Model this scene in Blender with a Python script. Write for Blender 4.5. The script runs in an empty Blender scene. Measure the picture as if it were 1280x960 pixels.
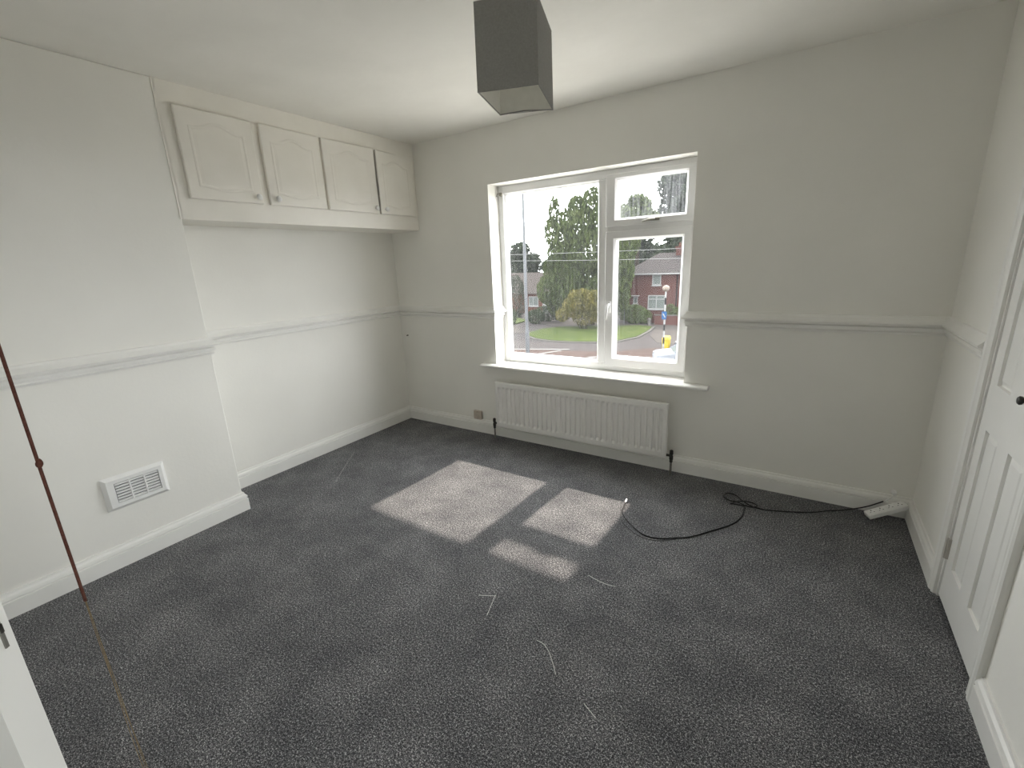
import bpy, bmesh, math, random
from mathutils import Vector, Matrix

random.seed(11)
scene = bpy.context.scene
COL = scene.collection

# ------------------------------------------------------------------ camera
CAM = Vector((3.1802, -2.9839, 1.4393))
RT = Vector((0.84072577, 0.53989706, -0.04112606))
UP = Vector((-0.10753561, 0.24092888, 0.96456693))
FW = Vector((-0.5306753, 0.80651376, -0.26061328))
cd = bpy.data.cameras.new('camera')
cd.sensor_width = 36.0
cd.lens = 561.8 / 1280.0 * 36.0
cd.clip_start = 0.01
cd.clip_end = 500
cam = bpy.data.objects.new('camera', cd)
COL.objects.link(cam)
rot = Matrix((RT, UP, -FW)).transposed()
cam.matrix_world = Matrix.Translation(CAM) @ rot.to_4x4()
scene.camera = cam

# ------------------------------------------------------------------ world, sun, exposure
SKY = 14.0
SUN = 8.5
world = bpy.data.worlds.new('sky')
scene.world = world
world.use_nodes = True
wn = world.node_tree
wn.nodes.clear()
bg = wn.nodes.new('ShaderNodeBackground')
bg.inputs['Color'].default_value = (0.985, 0.972, 1.0, 1)
bg.inputs['Strength'].default_value = SKY
wo = wn.nodes.new('ShaderNodeOutputWorld')
wn.links.new(bg.outputs[0], wo.inputs[0])

sl = bpy.data.lights.new('sun', 'SUN')
sl.energy = SUN
sl.angle = math.radians(1.2)
sl.color = (1.0, 0.85, 0.755)
sun = bpy.data.objects.new('sun', sl)
COL.objects.link(sun)
sun.location = (3, 20, 25)
sun.rotation_euler = Vector((-0.055, -0.81, -1.0)).to_track_quat('-Z', 'Y').to_euler()

# sampling aid over the window opening: emits nothing of its own
pl = bpy.data.lights.new('window_portal', 'AREA')
pl.shape = 'RECTANGLE'
pl.size = 1.48
pl.size_y = 1.37
pl.cycles.is_portal = True
po = bpy.data.objects.new('window_portal', pl)
COL.objects.link(po)
po.location = (1.818, 0.235, 1.326)
po.rotation_euler = (math.radians(-90), 0, 0)

pl2 = pl.copy()
pl2.size = .98
pl2.size_y = 1.18
po2 = bpy.data.objects.new('fill_portal', pl2)
COL.objects.link(po2)
po2.location = (5.25, -3.05, 1.5)
po2.rotation_euler = (math.radians(90), 0, math.radians(90))

vs = scene.view_settings
vs.view_transform = 'Standard'
vs.look = 'None'
vs.gamma = 1.0
vs.exposure = 0.10
vs.use_curve_mapping = False
cy = scene.cycles
cy.use_denoising = True
cy.max_bounces = 14
cy.diffuse_bounces = 10
cy.glossy_bounces = 4
cy.transmission_bounces = 6
cy.transparent_max_bounces = 24
cy.caustics_reflective = False
cy.caustics_refractive = False

# ------------------------------------------------------------------ materials
def new_mat(name):
    m = bpy.data.materials.new(name)
    m.use_nodes = True
    nt = m.node_tree
    nt.nodes.clear()
    out = nt.nodes.new('ShaderNodeOutputMaterial')
    b = nt.nodes.new('ShaderNodeBsdfPrincipled')
    nt.links.new(b.outputs[0], out.inputs[0])
    return m, nt, b, out

def nd(nt, t, **kw):
    n = nt.nodes.new(t)
    for k, v in kw.items():
        if k in n.inputs:
            n.inputs[k].default_value = v
        else:
            setattr(n, k, v)
    return n

def ramp(nt, fac, stops):
    r = nt.nodes.new('ShaderNodeValToRGB')
    e = r.color_ramp.elements
    while len(e) < len(stops):
        e.new(0.5)
    for i, (p, c) in enumerate(stops):
        e[i].position = p
        e[i].color = (c[0], c[1], c[2], 1)
    nt.links.new(fac, r.inputs[0])
    return r

def noisy(name, c0, c1, scale, rough=0.6, bump=0.0, bscale=None, spec=0.3, metal=0.0, detail=4.0, bdist=0.01):
    m, nt, b, out = new_mat(name)
    tc = nd(nt, 'ShaderNodeTexCoord')
    n = nd(nt, 'ShaderNodeTexNoise', Scale=scale, Detail=detail)
    nt.links.new(tc.outputs['Object'], n.inputs['Vector'])
    r = ramp(nt, n.outputs['Fac'], [(0.3, c0), (0.7, c1)])
    nt.links.new(r.outputs[0], b.inputs['Base Color'])
    b.inputs['Roughness'].default_value = rough
    b.inputs['Specular IOR Level'].default_value = spec
    b.inputs['Metallic'].default_value = metal
    if bump:
        n2 = nd(nt, 'ShaderNodeTexNoise', Scale=bscale or scale, Detail=5.0)
        nt.links.new(tc.outputs['Object'], n2.inputs['Vector'])
        bp = nd(nt, 'ShaderNodeBump', Strength=bump, Distance=bdist)
        nt.links.new(n2.outputs['Fac'], bp.inputs['Height'])
        nt.links.new(bp.outputs[0], b.inputs['Normal'])
    return m

M = {}
M['wall'] = noisy('wall_paint', (.81, .80, .760), (.845, .835, .795), 2.2, .75, .12, 60, .15, bdist=.004)
M['ceiling'] = noisy('ceiling_artex', (.80, .785, .74), (.85, .835, .79), 3.0, .8, .22, 14, .1, bdist=.006)
M['gloss'] = noisy('white_gloss_paint', (.80, .795, .765), (.84, .835, .81), 5.0, .34, .05, 30, .4, bdist=.002)
M['cream'] = noisy('cream_cupboard_paint', (.80, .775, .715), (.84, .815, .76), 6.0, .42, .08, 25, .35, bdist=.003)
M['upvc'] = noisy('window_upvc', (.80, .80, .80), (.84, .84, .84), 4.0, .3, spec=.45)
M['radiator'] = noisy('radiator_enamel', (.79, .785, .765), (.82, .815, .80), 8.0, .32, spec=.4)
M['plastic'] = noisy('white_plastic', (.80, .80, .79), (.84, .84, .83), 10.0, .4, spec=.4)
M['socket'] = noisy('aged_cream_plastic', (.52, .45, .38), (.60, .53, .46), 40.0, .45, spec=.4)
M['dark_slot'] = noisy('dark_slot', (.02, .02, .02), (.03, .03, .03), 10, .6)
M['black_rubber'] = noisy('black_rubber', (.008, .008, .009), (.014, .014, .015), 60, .45, spec=.4)
M['brass'] = noisy('dull_metal', (.24, .23, .20), (.34, .32, .28), 60, .4, metal=.9)
M['chrome'] = noisy('bright_metal', (.70, .68, .62), (.8, .78, .72), 40, .25, metal=1.0)
M['dark_metal'] = noisy('dark_valve_metal', (.035, .034, .03), (.07, .068, .06), 60, .45, metal=.5)
M['pipe'] = noisy('grey_pipe', (.16, .155, .14), (.24, .235, .21), 30, .5, metal=.3)
M['shade'] = noisy('grey_shade_fabric', (.285, .28, .27), (.325, .32, .31), 160, .85, .15, 600, .1, bdist=.001)
M['shade_lining'] = noisy('shade_lining', (.74, .73, .68), (.80, .79, .74), 30, .7, spec=.1)
M['cord'] = noisy('brown_cord', (.075, .03, .022), (.13, .055, .04), 300, .8, .4, 500, .1, bdist=.001)
M['frayed'] = noisy('frayed_brown_cord', (.15, .115, .07), (.24, .19, .12), 250, .85, .3, 500, .1, bdist=.001)
M['thread'] = noisy('pale_thread', (.78, .77, .73), (.86, .85, .82), 50, .6)
M['plaster_chip'] = noisy('chipped_plaster', (.10, .09, .08), (.2, .18, .16), 200, .8)
M['hinge'] = noisy('painted_hinge', (.42, .40, .36), (.5, .48, .44), 40, .45)
M['landing_floor'] = noisy('landing_floor', (.10, .10, .10), (.16, .16, .16), 40, .9)

# carpet: flecked charcoal pile
m, nt, b, out = new_mat('charcoal_carpet')
tc = nd(nt, 'ShaderNodeTexCoord')
n1 = nd(nt, 'ShaderNodeTexNoise', Scale=135.0, Detail=4.0, Roughness=.75)
n2 = nd(nt, 'ShaderNodeTexNoise', Scale=300.0, Detail=2.0)
n3 = nd(nt, 'ShaderNodeTexNoise', Scale=4.2, Detail=7.0, Roughness=.66)
for n in (n1, n2, n3):
    nt.links.new(tc.outputs['Object'], n.inputs['Vector'])
ad = nd(nt, 'ShaderNodeMath', operation='ADD')
nt.links.new(n1.outputs['Fac'], ad.inputs[0])
nt.links.new(n2.outputs['Fac'], ad.inputs[1])
hf = nd(nt, 'ShaderNodeMath', operation='MULTIPLY')
hf.inputs[1].default_value = .5
nt.links.new(ad.outputs[0], hf.inputs[0])
r = ramp(nt, hf.outputs[0], [(.385, (.010, .010, .0115)), (.49, (.064, .0645, .069)), (.565, (.24, .241, .248)), (.64, (.70, .695, .69))])
r3 = ramp(nt, n3.outputs['Fac'], [(.34, (.74, .74, .76)), (.5, (.98, .98, .98)), (.66, (1.28, 1.27, 1.26))])
mx = nd(nt, 'ShaderNodeMix', data_type='RGBA', blend_type='MULTIPLY')
mx.inputs[0].default_value = 1.0
nt.links.new(r.outputs[0], mx.inputs[6])
nt.links.new(r3.outputs[0], mx.inputs[7])
nt.links.new(mx.outputs[2], b.inputs['Base Color'])
b.inputs['Roughness'].default_value = .95
b.inputs['Specular IOR Level'].default_value = .05
b.inputs['Sheen Weight'].default_value = .12
bp = nd(nt, 'ShaderNodeBump', Strength=.5, Distance=.006)
nt.links.new(hf.outputs[0], bp.inputs['Height'])
nt.links.new(bp.outputs[0], b.inputs['Normal'])
M['carpet'] = m

# glass: clear, a faint mirror, a film of dirt with vertical streaks
def glass(name, film_lo, film_hi):
    m = bpy.data.materials.new(name)
    m.use_nodes = True
    nt = m.node_tree
    nt.nodes.clear()
    out = nt.nodes.new('ShaderNodeOutputMaterial')
    tr = nd(nt, 'ShaderNodeBsdfTransparent')
    tr.inputs[0].default_value = (.93, .95, .94, 1)
    gl = nd(nt, 'ShaderNodeBsdfGlossy', Roughness=.02)
    tl = nd(nt, 'ShaderNodeBsdfTranslucent')
    tl.inputs[0].default_value = (.86, .9, .96, 1)
    tc = nd(nt, 'ShaderNodeTexCoord')
    mp = nd(nt, 'ShaderNodeMapping')
    mp.inputs['Scale'].default_value = (70, 1, 3.0)
    nt.links.new(tc.outputs['Object'], mp.inputs[0])
    n = nd(nt, 'ShaderNodeTexNoise', Scale=1.0, Detail=4.0, Roughness=.65)
    nt.links.new(mp.outputs[0], n.inputs['Vector'])
    mr = nd(nt, 'ShaderNodeMapRange')
    mr.inputs['From Min'].default_value = .38
    mr.inputs['From Max'].default_value = .75
    mr.inputs['To Min'].default_value = film_lo
    mr.inputs['To Max'].default_value = film_hi
    nt.links.new(n.outputs['Fac'], mr.inputs['Value'])
    fc = nd(nt, 'ShaderNodeLayerWeight', Blend=.5)
    pw = nd(nt, 'ShaderNodeMath', operation='POWER')
    pw.inputs[1].default_value = 4.0
    nt.links.new(fc.outputs['Facing'], pw.inputs[0])
    lw = nd(nt, 'ShaderNodeMath', operation='MULTIPLY_ADD')
    lw.inputs[1].default_value = .35
    lw.inputs[2].default_value = .02
    nt.links.new(pw.outputs[0], lw.inputs[0])
    m1 = nd(nt, 'ShaderNodeMixShader')
    nt.links.new(lw.outputs[0], m1.inputs[0])
    nt.links.new(tr.outputs[0], m1.inputs[1])
    nt.links.new(gl.outputs[0], m1.inputs[2])
    m2 = nd(nt, 'ShaderNodeMixShader')
    nt.links.new(mr.outputs[0], m2.inputs[0])
    nt.links.new(m1.outputs[0], m2.inputs[1])
    nt.links.new(tl.outputs[0], m2.inputs[2])
    nt.links.new(m2.outputs[0], out.inputs[0])
    return m
M['glass'] = glass('window_glass', .0025, .009)
M['streaky_glass'] = glass('streaky_window_glass', .006, .04)

# outdoor: lower exposure put into the base colours, so street and room balance
OUT_DIM = .27
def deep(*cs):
    return [tuple(x*OUT_DIM for x in c) for c in cs]
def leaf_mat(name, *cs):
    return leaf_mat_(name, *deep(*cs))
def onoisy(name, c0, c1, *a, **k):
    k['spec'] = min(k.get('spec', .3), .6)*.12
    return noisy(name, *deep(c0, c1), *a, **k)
def leaf_mat_(name, c0, c1, c2):
    m, nt, b, out = new_mat(name)
    tc = nd(nt, 'ShaderNodeTexCoord')
    n = nd(nt, 'ShaderNodeTexNoise', Scale=.9, Detail=6.0, Roughness=.75)
    nt.links.new(tc.outputs['Object'], n.inputs['Vector'])
    r = ramp(nt, n.outputs['Fac'], [(.32, c0), (.5, c1), (.68, c2)])
    nt.links.new(r.outputs[0], b.inputs['Base Color'])
    b.inputs['Roughness'].default_value = .6
    b.inputs['Specular IOR Level'].default_value = .03
    tl = nd(nt, 'ShaderNodeBsdfTranslucent')
    nt.links.new(r.outputs[0], tl.inputs[0])
    mxs = nd(nt, 'ShaderNodeMixShader')
    mxs.inputs[0].default_value = .35
    nt.links.new(b.outputs[0], mxs.inputs[1])
    nt.links.new(tl.outputs[0], mxs.inputs[2])
    nt.links.new(mxs.outputs[0], out.inputs[0])
    return m
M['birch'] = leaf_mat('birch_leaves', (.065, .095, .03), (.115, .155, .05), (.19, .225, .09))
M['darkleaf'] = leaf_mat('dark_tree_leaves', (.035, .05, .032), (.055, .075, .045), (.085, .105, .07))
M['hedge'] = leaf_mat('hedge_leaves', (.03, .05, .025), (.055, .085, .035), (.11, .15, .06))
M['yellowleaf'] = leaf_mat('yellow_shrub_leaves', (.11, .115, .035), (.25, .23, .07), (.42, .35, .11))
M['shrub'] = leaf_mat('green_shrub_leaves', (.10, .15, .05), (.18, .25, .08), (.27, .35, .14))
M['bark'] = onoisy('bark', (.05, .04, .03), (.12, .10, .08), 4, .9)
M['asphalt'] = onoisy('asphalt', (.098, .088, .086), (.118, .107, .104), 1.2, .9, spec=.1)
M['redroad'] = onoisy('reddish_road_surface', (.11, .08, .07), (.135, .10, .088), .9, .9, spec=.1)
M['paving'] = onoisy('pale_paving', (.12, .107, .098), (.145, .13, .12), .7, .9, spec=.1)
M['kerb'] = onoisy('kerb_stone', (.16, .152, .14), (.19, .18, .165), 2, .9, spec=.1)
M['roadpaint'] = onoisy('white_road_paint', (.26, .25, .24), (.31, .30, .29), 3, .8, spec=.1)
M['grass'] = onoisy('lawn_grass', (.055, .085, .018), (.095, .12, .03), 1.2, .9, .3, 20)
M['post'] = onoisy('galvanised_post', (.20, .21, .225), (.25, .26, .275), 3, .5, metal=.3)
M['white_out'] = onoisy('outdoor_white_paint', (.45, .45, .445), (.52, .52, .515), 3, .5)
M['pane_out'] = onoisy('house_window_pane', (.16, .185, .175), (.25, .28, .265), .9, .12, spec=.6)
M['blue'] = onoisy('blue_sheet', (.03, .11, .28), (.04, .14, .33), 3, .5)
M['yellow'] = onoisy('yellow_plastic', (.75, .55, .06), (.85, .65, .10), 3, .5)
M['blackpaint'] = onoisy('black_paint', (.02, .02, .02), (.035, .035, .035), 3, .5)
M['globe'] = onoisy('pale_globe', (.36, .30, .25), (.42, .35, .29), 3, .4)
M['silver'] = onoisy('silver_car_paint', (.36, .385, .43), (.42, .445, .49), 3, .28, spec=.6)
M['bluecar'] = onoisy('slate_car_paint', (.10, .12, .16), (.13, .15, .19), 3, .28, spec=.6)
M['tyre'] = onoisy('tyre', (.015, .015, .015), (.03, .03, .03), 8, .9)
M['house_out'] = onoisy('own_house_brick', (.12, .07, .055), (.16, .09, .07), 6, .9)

def brick_mat(name, c1, c2, mortar):
    m, nt, b, out = new_mat(name)
    tc = nd(nt, 'ShaderNodeTexCoord')
    mp = nd(nt, 'ShaderNodeMapping')
    mp.inputs['Rotation'].default_value = (math.radians(90), 0, 0)
    nt.links.new(tc.outputs['Object'], mp.inputs[0])
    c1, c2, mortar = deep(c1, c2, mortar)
    br = nd(nt, 'ShaderNodeTexBrick', Scale=4.4)
    br.inputs['Color1'].default_value = (*c1, 1)
    br.inputs['Color2'].default_value = (*c2, 1)
    br.inputs['Mortar'].default_value = (*mortar, 1)
    br.inputs['Mortar Size'].default_value = .012
    nt.links.new(mp.outputs[0], br.inputs['Vector'])
    nt.links.new(br.outputs[0], b.inputs['Base Color'])
    b.inputs['Roughness'].default_value = .9
    b.inputs['Specular IOR Level'].default_value = .03
    return m
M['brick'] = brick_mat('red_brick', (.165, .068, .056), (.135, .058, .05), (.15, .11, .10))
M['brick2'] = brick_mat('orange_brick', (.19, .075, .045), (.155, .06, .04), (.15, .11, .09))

def tile_mat(name, c0, c1):
    m, nt, b, out = new_mat(name)
    tc = nd(nt, 'ShaderNodeTexCoord')
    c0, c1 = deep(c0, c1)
    w = nd(nt, 'ShaderNodeTexWave', Scale=1.0, Distortion=.6, wave_type='BANDS', bands_direction='X')
    w2 = nd(nt, 'ShaderNodeTexWave', Scale=1.1, Distortion=.4, wave_type='BANDS', bands_direction='Z')
    nt.links.new(tc.outputs['Object'], w.inputs['Vector'])
    nt.links.new(tc.outputs['Object'], w2.inputs['Vector'])
    a = nd(nt, 'ShaderNodeMath', operation='MULTIPLY')
    nt.links.new(w.outputs['Fac'], a.inputs[0])
    nt.links.new(w2.outputs['Fac'], a.inputs[1])
    r = ramp(nt, a.outputs[0], [(0.0, c0), (.8, c1)])
    nt.links.new(r.outputs[0], b.inputs['Base Color'])
    b.inputs['Roughness'].default_value = .85
    b.inputs['Specular IOR Level'].default_value = .03
    return m
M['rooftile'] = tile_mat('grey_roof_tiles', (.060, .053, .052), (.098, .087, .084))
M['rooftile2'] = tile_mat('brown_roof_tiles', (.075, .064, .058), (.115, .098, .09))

# ------------------------------------------------------------------ mesh helpers
ORG = {}
class MB:
    def __init__(s):
        s.v = []; s.f = []
    def quad(s, a, b, c, d):
        n = len(s.v); s.v += [tuple(a), tuple(b), tuple(c), tuple(d)]; s.f.append((n, n+1, n+2, n+3)); return s
    def poly(s, pts):
        n = len(s.v); s.v += [tuple(p) for p in pts]; s.f.append(tuple(range(n, n+len(pts)))); return s
    def box(s, x0, y0, z0, x1, y1, z1):
        x0, x1 = min(x0, x1), max(x0, x1); y0, y1 = min(y0, y1), max(y0, y1); z0, z1 = min(z0, z1), max(z0, z1)
        n = len(s.v)
        s.v += [(x0,y0,z0),(x1,y0,z0),(x1,y1,z0),(x0,y1,z0),(x0,y0,z1),(x1,y0,z1),(x1,y1,z1),(x0,y1,z1)]
        s.f += [tuple(n+i for i in q) for q in ((0,3,2,1),(4,5,6,7),(0,1,5,4),(1,2,6,5),(2,3,7,6),(3,0,4,7))]
        return s
    def obox(s, c, ax, ay, az):
        # oriented box: centre and three half vectors
        c = Vector(c); ax = Vector(ax); ay = Vector(ay); az = Vector(az)
        n = len(s.v)
        for sz in (-1, 1):
            for sx, sy in ((-1,-1),(1,-1),(1,1),(-1,1)):
                s.v.append(tuple(c + ax*sx + ay*sy + az*sz))
        s.f += [tuple(n+i for i in q) for q in ((0,3,2,1),(4,5,6,7),(0,1,5,4),(1,2,6,5),(2,3,7,6),(3,0,4,7))]
        return s
    def loft(s, rings, cap=True, closed=True):
        n0 = len(s.v); k = len(rings[0])
        for r_ in rings:
            s.v += [tuple(p) for p in r_]
        for i in range(len(rings)-1):
            for j in range(k if closed else k-1):
                a = n0+i*k+j; b_ = n0+i*k+(j+1) % k
                s.f.append((a, b_, b_+k, a+k))
        if cap:
            s.f.append(tuple(n0+j for j in reversed(range(k))))
            s.f.append(tuple(n0+(len(rings)-1)*k+j for j in range(k)))
        return s
    def tube(s, pts, rad, n=8):
        pts = [Vector(p) for p in pts]
        if not hasattr(rad, '__len__'):
            rad = [rad]*len(pts)
        rings = []
        t0 = (pts[1]-pts[0]).normalized()
        ref = Vector((0, 0, 1)) if abs(t0.z) < .9 else Vector((1, 0, 0))
        u = t0.cross(ref).normalized()
        for i, p in enumerate(pts):
            t = (pts[min(i+1, len(pts)-1)] - pts[max(i-1, 0)]).normalized()
            u = (u - t*u.dot(t)).normalized()
            w = t.cross(u)
            rings.append([p + (u*math.cos(2*math.pi*k/n) + w*math.sin(2*math.pi*k/n))*rad[i] for k in range(n)])
        return s.loft(rings)
    def lathe(s, base, axis, prof, n=16):
        # prof: (radius, distance along axis)
        axis = Vector(axis).normalized(); base = Vector(base)
        ref = Vector((0, 0, 1)) if abs(axis.z) < .9 else Vector((1, 0, 0))
        u = axis.cross(ref).normalized(); w = axis.cross(u)
        rings = [[base + axis*h + (u*math.cos(2*math.pi*k/n) + w*math.sin(2*math.pi*k/n))*max(r_, 1e-4) for k in range(n)] for r_, h in prof]
        return s.loft(rings)

def link(o, parent=None):
    COL.objects.link(o)
    if parent is not None:
        o.parent = parent
    return o

def build(name, mb, mat, parent=None, bevel=0.0, smooth=False, origin=None, seg=2):
    """one mesh object; vertices given in world space"""
    po_ = ORG[parent.name] if parent is not None else Vector((0, 0, 0))
    og = Vector(origin) if origin is not None else po_
    me = bpy.data.meshes.new(name)
    me.from_pydata([tuple(Vector(v)-og) for v in mb.v], [], mb.f)
    bmx = bmesh.new(); bmx.from_mesh(me)
    bmesh.ops.recalc_face_normals(bmx, faces=bmx.faces)
    bmx.to_mesh(me); bmx.free()
    me.materials.append(M[mat])
    if smooth:
        for p in me.polygons:
            p.use_smooth = True
    o = bpy.data.objects.new(name, me)
    link(o, parent)
    o.location = og - po_
    ORG[o.name] = og
    if bevel:
        bv = o.modifiers.new('bevel', 'BEVEL')
        bv.width = bevel; bv.segments = seg; bv.limit_method = 'ANGLE'; bv.angle_limit = math.radians(40)
    return o

def twin(src, parent, loc):
    """a copy sharing mesh data, at world position loc"""
    o = src.copy()
    link(o, parent)
    o.parent = parent
    po_ = ORG[parent.name] if parent is not None else Vector((0, 0, 0))
    o.location = Vector(loc) - po_
    ORG[o.name] = Vector(loc)
    return o

def empty(name, loc):
    o = bpy.data.objects.new(name, None)
    o.empty_display_size = .05
    COL.objects.link(o)
    o.location = loc
    ORG[o.name] = Vector(loc)
    return o

def tag(o, label, cat=None, group=None):
    o['label'] = label
    if cat: o['category'] = cat
    if group: o['group'] = group
    return o

def struct(o, label=None):
    o['kind'] = 'structure'
    if label: o['label'] = label
    return o

def smooth_path(pts, k=6):
    P = [Vector(p) for p in pts]
    out_ = []
    for i in range(len(P)-1):
        p0 = P[max(i-1, 0)]; p1 = P[i]; p2 = P[i+1]; p3 = P[min(i+2, len(P)-1)]
        for j in range(k):
            t = j/k
            out_.append(.5*((2*p1)+(p2-p0)*t+(2*p0-5*p1+4*p2-p3)*t*t+(3*p1-p0-3*p2+p3)*t**3))
    out_.append(P[-1])
    return out_

def sweep(path, prof):
    """mitred moulding along a floor plan path, room on the left; returns one MB per segment"""
    P = [Vector((x, y)) for x, y in path]
    d = [(P[i+1]-P[i]).normalized() for i in range(len(P)-1)]
    nrm = [Vector((-q.y, q.x)) for q in d]
    off = []
    for i in range(len(P)):
        if i == 0: off.append(nrm[0])
        elif i == len(P)-1: off.append(nrm[-1])
        else:
            a, b_ = nrm[i-1], nrm[i]
            off.append((a+b_)/(1+a.dot(b_)))
    res = []
    for i in range(len(P)-1):
        rings = [[(P[k].x+off[k].x*o_, P[k].y+off[k].y*o_, z) for o_, z in prof] for k in (i, i+1)]
        res.append(MB().loft(rings))
    return res

# ------------------------------------------------------------------ room dimensions
W, H, D = 3.781, 2.40, -3.47
CX, CY = .335, -1.788            # chimney breast face, and its corner
FX = .3385                       # cupboard fascia
WL, WR, WB, WT = 1.073, 2.5625, .634, 2.012
WD = .215                        # back wall thickness
DA, DB = -.672, -1.208           # closet door opening in the right wall
RA, RB = 1.93, 2.70              # doorway in the rear wall
T = .12

# ------------------------------------------------------------------ shell
struct(build('floor', MB().box(-.02, D-.0, -.06, W+.12, .0, 0), 'carpet'), 'charcoal flecked carpet covering the floor')
struct(build('ceiling', MB().box(-T, D-T, H, W+T, WD, H+.12), 'ceiling'), 'off-white lightly textured ceiling')
b_ = MB()
b_.box(-T, 0, -.06, WL, WD, H).box(WR, 0, -.06, W+T, WD, H).box(WL, 0, -.06, WR, WD, WB-.02).box(WL, 0, WT, WR, WD, H)
struct(build('wall_back', b_, 'wall'), 'white painted wall around the window')
struct(build('wall_left', MB().box(-T, D, -.06, 0, 0, H), 'wall'), 'white alcove wall under the cupboards')
struct(build('wall_chimney', MB().box(0, D, 0, CX, CY, H), 'wall', bevel=.006), 'white chimney breast projecting from the left wall')
b_ = MB()
EA, EB = -2.54, -3.34            # unseen doorway added behind the camera, lets fill light in
b_.box(W, D, -.06, W+T, EB, H).box(W, EA, -.06, W+T, DB, H).box(W, EB, 2.0, W+T, EA, H)
b_.box(W, DA, -.06, W+T, 0, H).box(W, DB, 2.0, W+T, DA, H)
b_.box(W+.09, DB, -.06, W+T, DA, 2.0)
struct(build('wall_right', b_, 'wall'), 'white right-hand wall around the panelled door')
b_ = MB()
b_.box(-T, D-T, -.06, RA, D, H).box(RB, D-T, -.06, W+T, D, H).box(RA, D-T, 2.0, RB, D, H)
struct(build('wall_rear', b_, 'wall'), 'white rear wall behind the camera')
# closet behind the rear door, unseen landing and window added for fill light
LY = D-T-.7
struct(build('floor_closet', MB().box(1.3, LY, -.06, 3.6, D, -.001), 'landing_floor'))
struct(build('ceiling_closet', MB().box(1.2, LY-.1, H, 3.7, D-T, H+.1), 'ceiling'))
b_ = MB()
b_.box(1.2, LY-.1, -.06, 3.7, LY, H).box(1.2, LY, -.06, 1.3, D-T, H).box(3.6, LY, -.06, 3.7, D-T, H)
struct(build('wall_closet', b_, 'wall'))
LX0, LX1, LYA, LYB = W+T, 5.10, -2.2, -3.95
struct(build('floor_fill_landing', MB().box(W, LYB, -.06, LX1, LYA, -.001), 'landing_floor'))
struct(build('ceiling_fill_landing', MB().box(LX0, LYB-.1, H, LX1+.12, LYA+.1, H+.1), 'ceiling'))
b_ = MB()
b_.box(LX0, LYA, -.06, LX1, LYA+.1, H).box(LX0, LYB-.1, -.06, LX1, LYB, H)
b_.box(LX0-.1, LYB-.1, -.06, LX0, D-T, H)
b_.box(LX1, LYB-.1, -.06, LX1+.12, -3.55, H).box(LX1, -2.55, -.06, LX1+.12, LYA+.1, H).box(LX1, -3.55, -.06, LX1+.12, -2.55, .9).box(LX1, -3.55, 2.1, LX1+.12, -2.55, H)
struct(build('wall_fill_landing', b_, 'wall'))
w2 = struct(empty('window_fill', (LX1+.05, -3.05, .9)), 'unseen landing window added beyond the doorway as fill light')
for bx0, by0, bz0, by1, bz1 in ((0, -3.55, .9, -3.49, 2.1), (0, -2.61, .9, -2.55, 2.1), (0, -3.49, .9, -2.61, .96), (0, -3.49, 2.04, -2.61, 2.1), (0, -3.08, .96, -3.02, 2.04)):
    build('frame_bar', MB().box(LX1+.03, by0, bz0, LX1+.09, by1, bz1), 'upvc', w2)
for ya_, yb_ in ((-3.49, -3.08), (-3.02, -2.61)):
    build('pane', MB().box(LX1+.058, ya_, .96, LX1+.062, yb_, 2.04), 'glass', w2)

# skirting, dado
SK = [(0, 0), (.020, 0), (.020, .076), (.011, .0795), (.011, .084), (.0195, .0875), (.016, .100), (.009, .108), (.007, .118), (0, .118)]
DZ = 1.049
DP = [(0, DZ-.046), (.008, DZ-.046), (.013, DZ-.036), (.007, DZ-.030), (.007, DZ-.026), (.019, DZ-.023), (.020, DZ-.010), (.010, DZ-.004), (.010, DZ+.000), (.033, DZ+.003), (.036, DZ+.012), (.026, DZ+.022), (.014, DZ+.036), (.009, DZ+.048), (0, DZ+.050)]
AO = .052
segs = sweep([(W, EA+AO), (W, DB-AO)], SK)
struct(build('baseboard_right', segs[0], 'gloss', smooth=False))
segs = sweep([(W, DA+AO), (W, 0), (0, 0), (0, CY), (CX, CY), (CX, D), (RA-.06, D)], SK)
for nme, sg in zip(('baseboard_right_far', 'baseboard_back', 'baseboard_left', 'baseboard_chimney_side', 'baseboard_chimney', 'baseboard_rear'), segs):
    struct(build(nme, sg, 'gloss'))
segs = sweep([(W, DA+AO+.004), (W, 0), (WR, 0), (WR, .13)], DP)
for i, sg in enumerate(segs):
    struct(build('trim_%d' % (i+1), sg, 'gloss'), ['short dado rail beside the panelled door', 'dado rail right of the window', 'dado return in the window reveal'][i])
segs = sweep([(WL, .13), (WL, 0), (0, 0), (0, CY), (CX, CY), (CX, D)], DP)
for i, sg in enumerate(segs):
    struct(build('trim_%d' % (i+4), sg, 'gloss'), ['dado return in the left window reveal', 'dado rail left of the window', 'dado rail in the alcove', 'dado return on the chimney side', 'dado rail across the chimney breast'][i])

# ------------------------------------------------------------------ window
win = struct(empty('window_1', (1.818, .16, WB)), 'white plastic window with fixed pane, side casement and top light')
Y0, Y1 = .135, .205
GL = dict(L=(1.118, 1.905, .690, 1.955), F=(2.040, 2.482, 1.700, 1.938), R=(2.036, 2.474, .742, 1.556))
MX0, MX1 = 1.905, 1.972          # mullion
TZ0, TZ1 = 1.610, 1.652          # transom
def bar(name, x0, z0, x1, z1, y0=Y0, y1=Y1, parent=win, bev=.005):
    return build(name, MB().box(x0, y0, z0, x1, y1, z1), 'upvc', parent, bevel=bev)
bar('frame_jamb', WL, WB, 1.118, WT)
bar('frame_jamb', 2.535, WB, WR, WT)
bar('frame_head', 1.118, 1.955, 2.535, WT)
bar('frame_foot', 1.118, WB, 2.535, .690)
bar('mullion', MX0, .690, MX1, 1.955)
bar('transom', MX1, TZ0, 2.535, TZ1)
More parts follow.
